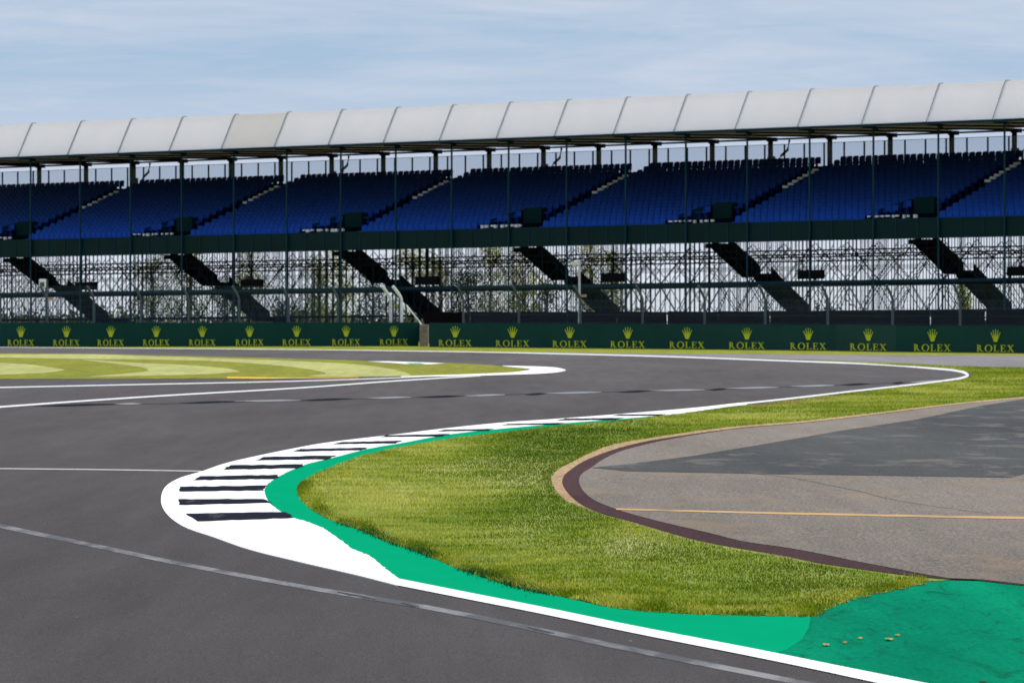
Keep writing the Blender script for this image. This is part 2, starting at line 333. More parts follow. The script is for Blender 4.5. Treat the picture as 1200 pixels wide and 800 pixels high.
struct(line_px('tarmac_crack',[(880,556),(930,562),(985,573),(1010,578),(1040,586),(1100,596),(1160,604)],(.15,.25,.12),M['seamdark'],.0255))

# ------------------------------------------------------------------ grass blades
def inside(poly, X, Y):
    P=np.array(poly); r=np.zeros(len(X),bool); j=len(P)-1
    for i in range(len(P)):
        xi,yi=P[i]; xj,yj=P[j]
        c=((yi>Y)!=(yj>Y))&(X<(xj-xi)*(Y-yi)/(yj-yi+1e-12)+xi); r^=c; j=i
    return r
def sample(polyW, dens, ymin, ymax, cap):
    P=np.array(polyW); x0,x1=P[:,0].min(),P[:,0].max(); res=[]
    edges=np.geomspace(max(ymin,P[:,1].min()),min(ymax,P[:,1].max()),14)
    for a,b_ in zip(edges[:-1],edges[1:]):
        n=int(dens((a+b_)/2)*(x1-x0)*(b_-a)); X=rng.uniform(x0,x1,n); Y=rng.uniform(a,b_,n)
        k=inside(polyW,X,Y)&(np.abs(X)<Y*.104); res.append(np.c_[X[k],Y[k]])
    return np.concatenate(res)[:cap]
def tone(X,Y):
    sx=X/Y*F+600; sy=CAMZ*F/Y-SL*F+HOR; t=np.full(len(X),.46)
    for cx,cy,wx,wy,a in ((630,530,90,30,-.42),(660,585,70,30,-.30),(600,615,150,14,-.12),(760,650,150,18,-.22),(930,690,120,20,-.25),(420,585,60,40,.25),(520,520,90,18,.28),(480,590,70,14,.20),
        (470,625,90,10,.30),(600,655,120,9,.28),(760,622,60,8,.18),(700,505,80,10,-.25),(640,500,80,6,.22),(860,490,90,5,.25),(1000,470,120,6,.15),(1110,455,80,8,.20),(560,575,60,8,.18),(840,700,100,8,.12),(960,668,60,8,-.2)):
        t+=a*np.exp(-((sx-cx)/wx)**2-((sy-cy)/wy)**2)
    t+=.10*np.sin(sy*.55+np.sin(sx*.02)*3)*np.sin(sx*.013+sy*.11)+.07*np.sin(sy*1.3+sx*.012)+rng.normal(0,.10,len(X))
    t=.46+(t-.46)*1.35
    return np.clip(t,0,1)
def blades(name, pts, h, w, lift, mat, hs=None, tv=None):
    n=len(pts); X,Y=pts[:,0],pts[:,1]; a=rng.uniform(0,math.pi,n)
    sc=np.maximum(1,Y/60)**.75
    clump=(np.sin(X*3.1+np.sin(Y*1.3)*2)*np.sin(Y*.9+X*1.7)+1)*.25+.62
    H=h*rng.uniform(.5,1.25,n)*clump*sc**.6; W=w*rng.uniform(.6,1.3,n)*sc
    if hs is not None: H*=hs
    dx,dy=np.cos(a)*W/2,np.sin(a)*W/2; lx,ly=rng.normal(0,.38,n)*H,rng.normal(0,.38,n)*H
    z=SL*Y+lift
    V=np.empty((n,3,3)); V[:,0]=np.c_[X-dx,Y-dy,z]; V[:,1]=np.c_[X+dx,Y+dy,z]; V[:,2]=np.c_[X+lx,Y+ly,z+H]
    me=bpy.data.meshes.new(name); me.vertices.add(n*3); me.vertices.foreach_set('co',V.ravel())
    me.loops.add(n*3); me.loops.foreach_set('vertex_index',np.arange(n*3,dtype=np.int32))
    me.polygons.add(n); me.polygons.foreach_set('loop_start',np.arange(n,dtype=np.int32)*3)
    at=me.attributes.new('rnd','FLOAT','POINT'); at.data.foreach_set('value',np.repeat(rng.uniform(0,1,n),3))
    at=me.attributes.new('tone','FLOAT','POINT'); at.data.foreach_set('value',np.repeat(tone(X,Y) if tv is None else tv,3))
    me.materials.append(mat); me.update(); me.validate()
    o=bpy.data.objects.new(name,me); C.objects.link(o); return o
gW=[px(*p) for p in gband]
pts=sample(gW,lambda Y:1500*(38/Y)**1.6,34,205,520000)
# thin worn places, a ragged lip along the paint
low_=(pts[:,1]<66)&(pts[:,0]>.6); pts=pts[~low_|inside(gW,pts[:,0],pts[:,1]+.75)]
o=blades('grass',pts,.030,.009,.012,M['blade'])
tag(o,'mown green grass band between painted kerb and grey run-off tarmac','grass',kind='stuff')
lip=cr(gedge[10:],12); L_=[]
for p in lip:
    X,Y=px(*p)
    for q in range(int(190*max(.1,.6+.6*math.sin(p[0]*.11)+random.uniform(-.3,.3)))): L_.append((X+abs(random.gauss(.0,.08))-.02*random.random(),Y+abs(random.gauss(0,.8))-.15*random.random()))
for p in cr([(950,723),(962,716),(985,708),(1005,701),(1020,697),(1045,693),(1075,686),(1087,682)],8):
    X,Y=px(*p)
    for q in range(int(random.uniform(10,170))): L_.append((X-abs(random.gauss(0,.11))+.02,Y+abs(random.gauss(.1,.45))-.1))
for p in cr([q for q in sand_out if q[0]<1110],7):
    X,Y=px(*p)
    for q in range(0 if p[1]>585 else 26): L_.append((X-.03-abs(random.gauss(.0,.06)),Y-.5-abs(random.gauss(0,.5)) if p[1]>565 else Y+abs(random.gauss(0,.6))))
L_=np.array(L_)
o=blades('grass_fringe',L_,.034,.008,.010,M['blade'],tv=np.clip(rng.normal(.42,.22,len(L_))+.25*np.sin(L_[:,0]*9),0,1))
PT=[]
for p in cr(gedge[14:24],14):
    if math.sin(p[0]*.045)+math.sin(p[0]*.13)*.6<-.5: continue
    X,Y=px(*p)
    for q in range(int(random.uniform(10,110))): PT.append((X+.05+random.gauss(0,.035),Y+.12+random.gauss(0,.3)))
op=blades('painted_tufts',np.array(PT),.036,.008,.010,M['gtuft']); tag(op,'dark green oversprayed tufts along the lip of the grass','grass',kind='stuff')
SO=[]
for cx,cy,wx,wy,n_ in ((700,706,26,3,1500),(648,690,20,3,900),(600,684,14,3,500),(860,716,28,1.8,800),(400,556,10,2,300),(975,703,20,5,700),(620,690,60,3,700)):
    for q in range(n_):
        X,Y=px(random.gauss(cx,wx),random.gauss(cy,wy)); SO.append((X,Y))
SO=np.array(SO); SO=SO[inside(gW,SO[:,0],SO[:,1])]
op=blades('dry_grass',SO,.035,.010,.012,M['blade'],tv=rng.uniform(.8,1,len(SO))); tag(op,'straw coloured dry grass patches near the lip of the verge','grass',kind='stuff')
tag(o,'longer ragged tufts of grass along the green paint edge','grass',kind='stuff')
# infield and barrier strip get short sparse blades for a soft edge

# ------------------------------------------------------------------ barrier, banner, logos
def seg_pts(lst): return [px(*p) for p in lst]
BL=seg_pts([(-70,406.4),(120,406.3),(300,405.9),(490.5,405.4)])
BR=seg_pts([(503,406.3),(675,407.9),(820,409.2),(980,411.0),(1050,412.2),(1200,413.8),(1330,415.2)])
def hit(line,x):           # where the sight line of a column of the photo meets a barrier line
    t=(x-600)/F
    for (x0,y0),(x1,y1) in zip(line[:-1],line[1:]):
        d=(x1-x0)-t*(y1-y0)
        if abs(d)<1e-9: continue
        s=(t*y0-x0)/d
        if -1e-6<=s<=1+1e-6 or (line[-1]==(x1,y1) and s>1) or (line[0]==(x0,y0) and s<0):
            L0=math.hypot(x1-x0,y1-y0); ux,uy=(x1-x0)/L0,(y1-y0)/L0
            return (x0+(x1-x0)*s,y0+(y1-y0)*s),(ux,uy)
M['banner']=plain('banner_green',(.0015,.040,.034),.5,spec=.12,var=.12,vs=.6)
M['logo']=plain('logo_yellow',(.48,.56,.012),.6,var=.08)
M['logo_g']=plain('logo_green',(.22,.55,.10),.6,var=.1)
M['tyre']=plain('tyre_black',(.02,.02,.022),.8)
M['concrete']=plain('concrete',(.20,.165,.14),.9,var=.35,vs=6)
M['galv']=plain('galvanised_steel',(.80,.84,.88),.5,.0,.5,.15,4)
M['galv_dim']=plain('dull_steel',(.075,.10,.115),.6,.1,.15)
M['mastwhite']=plain('white_metal',(.55,.56,.58),.5)
BH=1.32
def barrier(name,line,label):
    root=tag(empty(name,(*line[0],SL*line[0][1])),label,'barrier')
    mb=MB(); mt=MB()
    for (x0,y0),(x1,y1) in zip(line[:-1],line[1:]):
        L0=math.hypot(x1-x0,y1-y0); ux,uy=(x1-x0)/L0,(y1-y0)/L0; nx_,ny_=-uy,ux     # away from the track
        if ny_<0: nx_,ny_=-nx_,-ny_
        z0,z1=SL*y0-.02,SL*y1-.02; k=.03
        vs=[(x0,y0,z0),(x1,y1,z1),(x1,y1,z1+BH),(x0,y0,z0+BH),(x0+nx_*.12,y0+ny_*.12,z0+BH),(x1+nx_*.12,y1+ny_*.12,z1+BH)]
        mb.add(vs,[(0,1,2,3),(3,2,5,4)])
        n=max(2,int(L0/.62))
        for i in range(n):      # tyre stacks bolted behind the banner
            s=(i+.5)/n; cx,cy=x0+(x1-x0)*s+nx_*.48,y0+(y1-y0)*s+ny_*.48; zb=SL*cy
            for q in range(5):
                mt.tube([(cx,cy,zb+q*.25),(cx,cy,zb+q*.25+.235)],.31,10)
    rel(mb.build('banner',M['banner']),root); tb=rel(mt.build('tyre_wall',M['tyre']),root)
    return root
bl=barrier('advertising_barrier',BL,'dark green banner barrier with yellow crown logos, left of the concrete block')
brr=barrier('advertising_barrier',BR,'dark green banner barrier with yellow crown logos, right of the concrete block')
# lettering: serif capitals as polygons in a 0..1 box
def letters():
    S=[]; t=.10; sh=.045      # thin stroke, serif height
    def q(*p): S.append(list(p))
    def rect(x0,y0,x1,y1): q((x0,y0),(x1,y0),(x1,y1),(x0,y1))
    def arc(cx,cy,rx,ry,a0,a1,wt,wn,n=10):
        for i in range(n):
            a,b_=math.radians(a0+(a1-a0)*i/n),math.radians(a0+(a1-a0)*(i+1)/n)
            def w(t_): return wn+(wt-wn)*abs(math.cos(t_))
            q((cx+rx*math.cos(a),cy+ry*math.sin(a)),(cx+rx*math.cos(b_),cy+ry*math.sin(b_)),
              (cx+(rx-w(b_))*math.cos(b_),cy+(ry-w(b_)*.9)*math.sin(b_)),(cx+(rx-w(a))*math.cos(a),cy+(ry-w(a)*.9)*math.sin(a)))
    out=[]
    # R
    S.clear(); rect(.08,0,.22,1); rect(0,0,.30,sh+.02); rect(0,.94,.10,1); arc(.24,.745,.26,.255,-90,90,.14,.09); rect(.2,.91,.27,1); rect(.2,.49,.27,.58)
    q((.26,.5),(.42,.5),(.72,0),(.54,0)); rect(.52,0,.82,sh+.02); out.append((.82,[list(x) for x in S]))
    S.clear(); arc(.45,.5,.45,.53,0,360,.15,.08,24); out.append((.90,[list(x) for x in S]))
    S.clear(); rect(.10,0,.25,1); rect(0,.94,.36,1); rect(0,0,.62,.07); q((.50,0),(.62,0),(.66,.28),(.60,.28)); out.append((.66,[list(x) for x in S]))
    S.clear(); rect(.10,0,.25,1); rect(0,.94,.60,1.0); rect(0,0,.64,.07); q((.52,0),(.64,0),(.68,.27),(.62,.27)); q((.60,1),(.50,1),(.57,.76),(.62,.76)); rect(.25,.48,.46,.55); rect(.43,.38,.48,.65); out.append((.68,[list(x) for x in S]))
    S.clear(); q((.06,1),(.24,1),(.80,0),(.62,0)); q((.70,1),(.61,1),(.10,0),(.19,0)); rect(0,.94,.32,1); rect(.52,.94,.80,1); rect(0,0,.28,.06); rect(.52,0,.88,.06); out.append((.88,[list(x) for x in S]))
    gap=.13; W=sum(w for w,_ in out)+gap*4; x=0; polys=[]
    for w,ps in out:
        for p in ps: polys.append([((x+a)/W,b_) for a,b_ in p])
        x+=w+gap
    return polys
LET=letters()
def crown():
    a=[];g=[]
    # base bowl
    n=10
    top=[(-.26+.52*i/n,.30+.03*math.sin(math.pi*i/n)) for i in range(n+1)]; bot=[(.20-.40*i/n,.02-.05*math.sin(math.pi*i/n)+.04) for i in range(n+1)]
    a.append(top+bot)
    tips=[(-.46,.74),(-.25,.92),(0,.97),(.25,.92),(.46,.74)]; bx=[-.20,-.11,0,.11,.20]
    for (tx,ty),b_ in zip(tips,bx):
        a.append([(b_-.075,.28),(b_+.075,.28),(tx+.022,ty),(tx-.022,ty)])
    for tx,ty in tips:
        g.append([(tx+.055*math.cos(2*math.pi*i/10),ty+.045*math.sin(2*math.pi*i/10)) for i in range(10)])
    return a,g
CA,CG=crown()
def logo(line,x,wt,wc,root):
    (X,Y),(ux,uy)=hit(line,x); nx_,ny_=-uy,ux
    if ny_>0: nx_,ny_=-nx_,-ny_
    (Xa,Ya),_=hit(line,x-wt/2); (Xb,Yb),_=hit(line,x+wt/2); Wd=math.hypot(Xb-Xa,Yb-Ya); Wc=Wd*wc/wt
    zb=SL*Y-.02
    def put(polys,name,mat,o0,w,z0,h,off,mi=0):
        mb=MB()
        for p in polys:
            V=[]
            for a,b_ in p:
                (hx,hy),_=hit(line,x+(a-.5)*wt if o0 else x+a*wc); V.append((hx+nx_*off,hy+ny_*off,SL*hy-.02+z0+b_*h))
            mb.add(V,[tuple(range(len(V)))])
        return mb
    m1=put(LET,'l',None,-Wd/2,Wd,.07,.335,.02); rel(m1.build('lettering',M['logo']),root)
    m2=put(CA,'c',None,0,Wc,.54,.60,.02); rel(m2.build('crown_emblem',M['logo']),root)
    m3=put(CG,'c',None,0,Wc,.54,.60,.023); rel(m3.build('crown_beads',M['logo_g']),root)
for x in (24.5,77.8,129.7,183,237,292.5,347.5,405.5,461.5): logo(BL,x,31 if x<280 else 33,10,bl)
for i,x in enumerate((533.8,601,668,736,805.5,875.6,947.5,1018,1093,1167)): logo(BR,x,39+.6*i,11.5,brr)
# concrete block in the opening
(X,Y),_=hit([BL[-1],BR[0]],496.2)
mb=MB(); zb=SL*Y; mb.box(X-.22,X+.25,Y+.35,Y+2.3,zb-.1,zb+1.20); o=bevel(rel(mb.build('block_body',M['concrete']),tag(empty('concrete_block',(X,Y,zb)),'weathered brown concrete block standing in the gap between the banners','concrete block')),.04)
root=o.parent
mb=MB(); mb.tube([(X,Y+.9,zb+1.18),(X,Y+.9,zb+1.30),(X,Y+1.3,zb+1.30),(X,Y+1.3,zb+1.18)],.02,6); rel(mb.build('lifting_loop',M['galv_dim']),root)

# debris fence: posts with arms leaning over the track, cables, mesh
M['mesh'],nt,b=new_mat('fence_mesh')
g=N(nt,'ShaderNodeNewGeometry'); sx=N(nt,'ShaderNodeSeparateXYZ'); L(nt,g.outputs['Position'],sx.inputs[0])
def grid(sock,per,w):
    a=N(nt,'ShaderNodeMath',operation='MULTIPLY'); L(nt,sock,a.inputs[0]); a.inputs[1].default_value=1/per
    f=N(nt,'ShaderNodeMath',operation='FRACT'); L(nt,a.outputs[0],f.inputs[0])
    l=N(nt,'ShaderNodeMath',operation='LESS_THAN'); L(nt,f.outputs[0],l.inputs[0]); l.inputs[1].default_value=w; return l.outputs[0]
mx=N(nt,'ShaderNodeMath',operation='MAXIMUM'); L(nt,grid(sx.outputs[0],.055,.075),mx.inputs[0]); L(nt,grid(sx.outputs[2],.05,.07),mx.inputs[1])
tr=N(nt,'ShaderNodeBsdfTransparent'); ms=N(nt,'ShaderNodeMixShader'); L(nt,mx.outputs[0],ms.inputs[0]); L(nt,tr.outputs[0],ms.inputs[1]); L(nt,b.outputs[0],ms.inputs[2])
L(nt,ms.outputs[0],nt.nodes['Material Output'].inputs[0]); b.inputs['Base Color'].default_value=(.05,.10,.14,1); b.inputs['Roughness'].default_value=.5
def fence(line,xs,label,bright=()):
    root=None; tops=[]
    for x in xs:
        (X,Y),(ux,uy)=hit(line,x); nx_,ny_=-uy,ux
        if ny_<0: nx_,ny_=-nx_,-ny_
        # stands 1 m behind the banner face, keep the photo's column
        t=(x-600)/F; D=.95; s=(t*(Y+ny_*D)-(X+nx_*D))/(ux-t*uy); X,Y=X+nx_*D+ux*s,Y+ny_*D+uy*s; zb=SL*Y
        if root is None: root=tag(empty('debris_fence',(X,Y,zb)),label,'fence')
        ka=.62 if x in bright else .45; dx,dy=-.75*ka,-.66*ka
        P=[(X,Y,zb),(X,Y,zb+2.55),(X+dx*.12,Y+dy*.12,zb+2.70),(X+dx*.55,Y+dy*.55,zb+3.0),(X+dx,Y+dy,zb+3.28)]
        mb=MB(); mb.tube(P,.07 if x not in bright else .085,8); mb.box(X-.14,X+.14,Y-.14,Y+.14,zb,zb+.03)
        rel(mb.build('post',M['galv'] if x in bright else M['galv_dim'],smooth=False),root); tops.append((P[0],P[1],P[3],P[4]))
    mb=MB()
    for a,b_ in zip(tops[:-1],tops[1:]):
        for z in (1.35,1.75,2.15,2.5):
            mb.tube([(a[0][0],a[0][1]-.09,a[0][2]+z),(b_[0][0],b_[0][1]-.09,b_[0][2]+z)],.005,4)
        for k in (2,3): mb.tube([a[k],b_[k]],.005,4)
    rel(mb.build('cable',M['galv_dim']),root)
    mb=MB()
    for a,b_ in zip(tops[:-1],tops[1:]):
        q=[(a[0][0],a[0][1]-.10,a[0][2]+1.0),(b_[0][0],b_[0][1]-.10,b_[0][2]+1.0),(b_[1][0],b_[1][1]-.10,b_[1][2]),(a[1][0],a[1][1]-.10,a[1][2])]
        mb.add(q,[(0,1,2,3)]); mb.add([a[1],b_[1],b_[3],a[3]],[(0,1,2,3)])
    rel(mb.build('wire_mesh',M['mesh']),root)
    return root
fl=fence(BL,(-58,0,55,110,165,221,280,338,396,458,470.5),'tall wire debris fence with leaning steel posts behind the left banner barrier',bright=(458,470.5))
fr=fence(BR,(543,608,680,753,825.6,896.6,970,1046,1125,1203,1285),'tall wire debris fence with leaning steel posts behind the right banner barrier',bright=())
# diagonal handrail by the opening
(X,Y),(ux,uy)=hit(BL,476); Y+=.9; X*=1.003
root=tag(empty('handrail',(X,Y+1,SL*Y)),'pale sloping steel handrail beside the opening in the barrier','handrail')
(Xb,Yb),_=hit(BR,500)
mb=MB(); mb.tube([(X,Y+.3,SL*Y+2.25),(X+.72,Y+.1,SL*Y+1.36),(X+1.15,Y-.6,SL*Y+.62)],.04,6); rel(mb.build('rail',M['galv']),root)
mb=MB(); mb.tube([(X,Y+.3,SL*Y),(X,Y+.3,SL*Y+2.25)],.03,6); rel(mb.build('upright',M['galv_dim']),root)

# camera masts
def cam_mast(x,ztop,label,Y0=262,box=False,spot=None):
    X=(x-600)/F*Y0; zb=gz(0,Y0); k=F/Y0
    root=tag(empty('camera_mast',(X,Y0,zb)),label,'camera mast'); zt=CAMZ+(HOR-ztop)/k
    mb=MB(); mb.tube([(X,Y0,zb),(X,Y0,zt)],.075,8,r1=.06); mb.box(X-.15,X+.15,Y0-.15,Y0+.15,zb,zb+.03); rel(mb.build('mast',M['galv_dim'] if box else M['mastwhite']),root)
    if box:
        mb=MB(); mb.box(X-.42,X-.05,Y0-.3,Y0-.05,zt-.5,zt); bevel(rel(mb.build('camera_housing',M['white']),root),.04)
        mb=MB(); mb.box(X-.36,X-.12,Y0-.33,Y0-.305,zt-.42,zt-.18); rel(mb.build('lens_window',M['galv_dim']),root)
    else:
        mb=MB(); mb.tube([(X,Y0,zt-.03),(X-.28,Y0-.05,zt-.06)],.05,6); rel(mb.build('bracket',M['mastwhite']),root)
        mb=MB(); P=[(X-.28,Y0-.05,zt-.08-.30*i/6) for i in range(7)]
        for i in range(6): mb.tube([P[i],P[i+1]],.19*math.cos(i/6*1.45)+.01,10,r1=.19*math.cos((i+1)/6*1.45)+.01)
        rel(mb.build('dome_camera',M['white']),root)
    if spot:
        z=CAMZ+(HOR-spot)/k; mb=MB(); mb.box(X+.08,X+.38,Y0-.2,Y0-.02,z-.07,z+.07); rel(mb.build('floodlight',M['sand']),root)
cam_mast(679,305,Y0=273,label='white camera pole with a dome camera hanging from its left side',spot=346.5)
cam_mast(55,327,'short pole carrying a white camera box at far left',Y0=286,box=True,spot=350)

# dark hoarding behind the fence
M['hoard']=plain('dark_hoarding',(.006,.005,.007),.9,spec=0,var=.3)
hd=tag(empty('hoarding',(-3,300,1.75)),'low dark hoarding running behind the debris fence','hoarding')
pA=np.array([-5.2,300.5]); pB=np.array([34,270.]); 
for i in range(14):
    a=pA+(pB-pA)*i/14; b_=pA+(pB-pA)*(i+.985)/14
    mb=MB(); za=gz(0,a[1])-.2; h=2.0+.15*(i/14)
    mb.add([(a[0],a[1],za),(b_[0],b_[1],za),(b_[0],b_[1]+.08,za),(a[0],a[1]+.08,za),(a[0],a[1],za+h+.05),(b_[0],b_[1],za+h),(b_[0],b_[1]+.08,za+h),(a[0],a[1]+.08,za+h+.05)],
           [(0,3,2,1),(4,5,6,7),(0,1,5,4),(1,2,6,5),(2,3,7,6),(3,0,4,7)])
    rel(mb.build('panel',M['hoard']),hd)

# ------------------------------------------------------------------ grandstand
AL=math.radians(39.1); CU,SU=math.cos(AL),math.sin(AL); Z0=332.0; GR=.0062; GZ=1.75; BAY=4.8
def P(u,v,z): return (u*CU+v*SU, Z0-u*SU+v*CU, z+GR*u)
def u_at(x,v):            # u where a photo column meets the stand plane at depth v
    t=(x-600)/F; return (t*(Z0+v*CU)-v*SU)/(CU+t*SU)
GS=empty('grandstand',P(0,0,GZ)); tag(GS,'long covered grandstand of blue seats raised on dark scaffolding under a pale fabric roof','grandstand')
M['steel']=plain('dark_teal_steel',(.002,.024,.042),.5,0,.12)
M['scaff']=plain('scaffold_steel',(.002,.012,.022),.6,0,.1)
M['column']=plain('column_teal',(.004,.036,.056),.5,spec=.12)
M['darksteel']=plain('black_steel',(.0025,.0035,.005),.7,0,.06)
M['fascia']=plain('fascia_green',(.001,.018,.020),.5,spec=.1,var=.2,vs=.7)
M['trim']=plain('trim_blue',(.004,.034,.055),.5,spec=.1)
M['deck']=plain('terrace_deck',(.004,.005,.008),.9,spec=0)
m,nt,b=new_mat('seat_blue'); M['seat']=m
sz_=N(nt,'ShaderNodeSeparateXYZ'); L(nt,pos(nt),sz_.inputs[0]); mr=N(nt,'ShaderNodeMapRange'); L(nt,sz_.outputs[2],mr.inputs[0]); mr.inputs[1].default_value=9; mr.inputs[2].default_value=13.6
c=ramp(nt,mr.outputs[0],[(0,(.002,.060,.38)),(.4,(.002,.036,.215)),(1,(.002,.019,.090))])  # upper rows coloured darker: under-roof shade painted into the seat blue
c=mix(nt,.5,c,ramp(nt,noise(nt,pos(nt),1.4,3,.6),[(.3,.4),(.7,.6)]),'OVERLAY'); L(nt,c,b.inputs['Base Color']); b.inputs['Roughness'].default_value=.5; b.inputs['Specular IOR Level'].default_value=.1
M['step']=plain('step_pale',(.75,.76,.78),.7)
M['vom']=plain('vomitory_green',(.002,.022,.024),.6,spec=.05)
M['vomblue']=plain('vomitory_blue',(.002,.018,.045),.6,spec=.05)
def fabric(name,col,tl=.35):
    m,nt,b=new_mat(name)
    c=ramp(nt,noise(nt,pos(nt,(1,1,.5)),.5,5,.6),[(.3,tuple(x*.96 for x in col)),(.7,col)])
    L(nt,c,b.inputs['Base Color']); b.inputs['Roughness'].default_value=.6; b.inputs['Specular IOR Level'].default_value=.2
    t=N(nt,'ShaderNodeBsdfTranslucent'); L(nt,c,t.inputs[0]); ms=N(nt,'ShaderNodeMixShader'); ms.inputs[0].default_value=tl
    L(nt,b.outputs[0],ms.inputs[1]); L(nt,t.outputs[0],ms.inputs[2]); L(nt,ms.outputs[0],nt.nodes['Material Output'].inputs[0]); return m
M['roof']=fabric('roof_fabric',(.90,.93,1.0),.78); M['roof2']=fabric('roof_fabric_aged',(.84,.85,.86),.75); M['soffit']=fabric('soffit_fabric',(.60,.50,.36),.06)
M['rib']=plain('roof_rib',(.17,.19,.22),.5)
M['ribw']=plain('roof_welt',(.55,.57,.62),.5)
M['glass'],nt,b=new_mat('screen_glass')
tr=N(nt,'ShaderNodeBsdfTransparent'); tr.inputs[0].default_value=(.88,.91,.95,1); ms=N(nt,'ShaderNodeMixShader'); ms.inputs[0].default_value=.12
L(nt,tr.outputs[0],ms.inputs[1]); L(nt,b.outputs[0],ms.inputs[2]); L(nt,ms.outputs[0],nt.nodes['Material Output'].inputs[0]); b.inputs['Base Color'].default_value=(.5,.55,.62,1); b.inputs['Roughness'].default_value=.3
def S(name,mb,mat,smooth=False,parent=None): return rel(mb.build(name,mat,smooth=smooth),GS) if parent is None else parent_sub(mb.build(name,mat,smooth=smooth),parent)
def parent_sub(o,p): o.parent=p; return o
I0,I1=-13,9
EV,EZ=-1.6,14.85
prof=[(EV,EZ),(-1.36,15.27),(-1.12,15.69),(-.85,16.16),(-.58,16.63),(-.30,17.10),(-.16,17.24),(.2,17.25),(2.5,17.10),(6,16.7),(10,16.2),(14,15.7),(15.8,15.45)]
for i in range(I0,I1+1):
    u0=i*BAY; u1=u0+BAY
    # roof membrane panel, slightly dished between the ribs
    n=8; vs=[]; fs=[]
    for j,(v,z) in enumerate(prof):
        for k in range(n+1):
            t=k/n; s=math.sin(math.pi*t)*(.03 if 0<j<len(prof)-1 else 0); vs.append(P(u0+.04+(BAY-.08)*t,v+s*.8,z-s*.6))
    for j in range(len(prof)-1):
        for k in range(n): a=j*(n+1)+k; fs.append((a,a+1,a+n+2,a+n+1))
    mb=MB(); mb.add(vs,fs); S('roof_panel',mb,M['roof2'] if i==-5 else M['roof'],True)
    mb=MB(P); mb.add([(u0+.1,EV+.1,14.76),(u1-.1,EV+.1,14.76),(u1-.1,15,15.16),(u0+.1,15,15.16),(u0+.1,EV+.1,14.79),(u1-.1,EV+.1,14.79),(u1-.1,15,15.19),(u0+.1,15,15.19)],[(0,3,2,1),(4,5,6,7),(0,1,5,4),(1,2,6,5),(2,3,7,6),(3,0,4,7)]); S('soffit_panel',mb,M['soffit'])
    mb=MB(P); mb.tube([(u0,v-.03,z+.03) for v,z in prof[:8]],.034,6); r=S('roof_rib',mb,M['rib'])
    mb=MB(P); mb.tube([(u0+.09,v-.03,z+.02) for v,z in prof[:7]],.03,4); o=mb.build('welt',M['ribw']); o.parent=r; o.matrix_parent_inverse=r.matrix_basis.inverted()  # pale strand right of the rib, a highlight built as geometry
    o.matrix_parent_inverse=Matrix.Identity(4); o.parent=GS; o.parent=r
    # the rib sits in GS with an inverse; its child uses the same local frame
    mb=MB(P); mb.box(u0,u1-.02,EV-.05,EV+.09,EZ-.13,EZ+.03); S('eaves_gutter',mb,M['steel'])
    # rafter truss
    mb=MB(P); mb.add([(u0-.06,EV+.12,14.66),(u0+.06,EV+.12,14.66),(u0+.06,15.2,15.0),(u0-.06,15.2,15.0),(u0-.06,EV+.12,14.755),(u0+.06,EV+.12,14.755),(u0+.06,15.2,15.155),(u0-.06,15.2,15.155)],[(0,3,2,1),(4,5,6,7),(0,1,5,4),(1,2,6,5),(2,3,7,6),(3,0,4,7)])
    mb.box(u0-.10,u0+.45,14.9,15.4,14.86,15.12)
    S('rafter',mb,M['darksteel'])
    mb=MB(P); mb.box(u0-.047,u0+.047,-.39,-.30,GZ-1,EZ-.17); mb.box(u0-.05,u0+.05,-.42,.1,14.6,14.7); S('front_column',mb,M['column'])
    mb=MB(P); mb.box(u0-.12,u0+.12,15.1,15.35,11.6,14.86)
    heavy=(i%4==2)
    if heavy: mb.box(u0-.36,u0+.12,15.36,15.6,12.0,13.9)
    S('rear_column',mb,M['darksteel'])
    if heavy:
        mb=MB(P); mb.tube([(u0+.30,15.7,13.1),(u0+.30,15.7,13.7),(u0+.55,15.7,13.95),(u0+1.05,15.7,14.3),(u0+1.2,15.7,14.95)],.09,8); S('downpipe',mb,M['darksteel'])
    mb=MB(P); mb.box(u0,u1-.01,15.42,15.55,14.96,15.08); S('rear_beam',mb,M['darksteel'])
    # rear screen
    for q in range(3):
        a=u0+q*1.6; mb=MB(P); mb.box(a-.045,a+.045,14.55,14.63,12.2,14.63); ps=S('screen_post',mb,M['darksteel'])
        mb=MB(P); mb.box(a+.05,a+1.55,14.58,14.60,12.9,14.60); S('screen_pane',mb,M['glass'])
        mb=MB(P); mb.box(a+.01,a+1.59,14.57,14.61,14.61,14.645); S('screen_rail',mb,M['galv_dim'])
    # fascia boards of the terrace front
    for q in range(3):
        a=u0+q*1.6; mb=MB(P); mb.box(a+.03,a+1.57,-.22,-.14,7.88,9.07); S('fascia_panel',mb,M['fascia'])
        mb=MB(P); mb.box(a-.035,a+.028,-.255,-.15,7.87,9.10); S('fascia_batten',mb,M['trim'])
    mb=MB(P); mb.box(u0,u1-.01,-.24,-.12,9.075,9.12); S('top_rail',mb,M['trim'])
    # heavy beams of the substructure
    mb=MB(P); mb.box(u0,u1-.01,-.12,.0,5.22,5.42); mb.box(u0,u1-.01,6.0,6.1,5.16,5.34); S('main_beam',mb,M['steel'])
    mb=MB(P)
    for vv in (.1,6.4):
        zt=7.30-(.02*vv); mb.tube([(u0,vv,zt),(u1,vv,zt)],.06,4); mb.tube([(u0,vv,zt-.42),(u1,vv,zt-.42)],.06,4)
        for q in range(8): mb.tube([(u0+q*.6,vv,zt-.42*(q%2)),(u0+q*.6+.6,vv,zt-.42*((q+1)%2))],.03,4)
    S('lattice_beam',mb,M['darksteel'])
    # scaffolding bay
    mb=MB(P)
    R0=.031
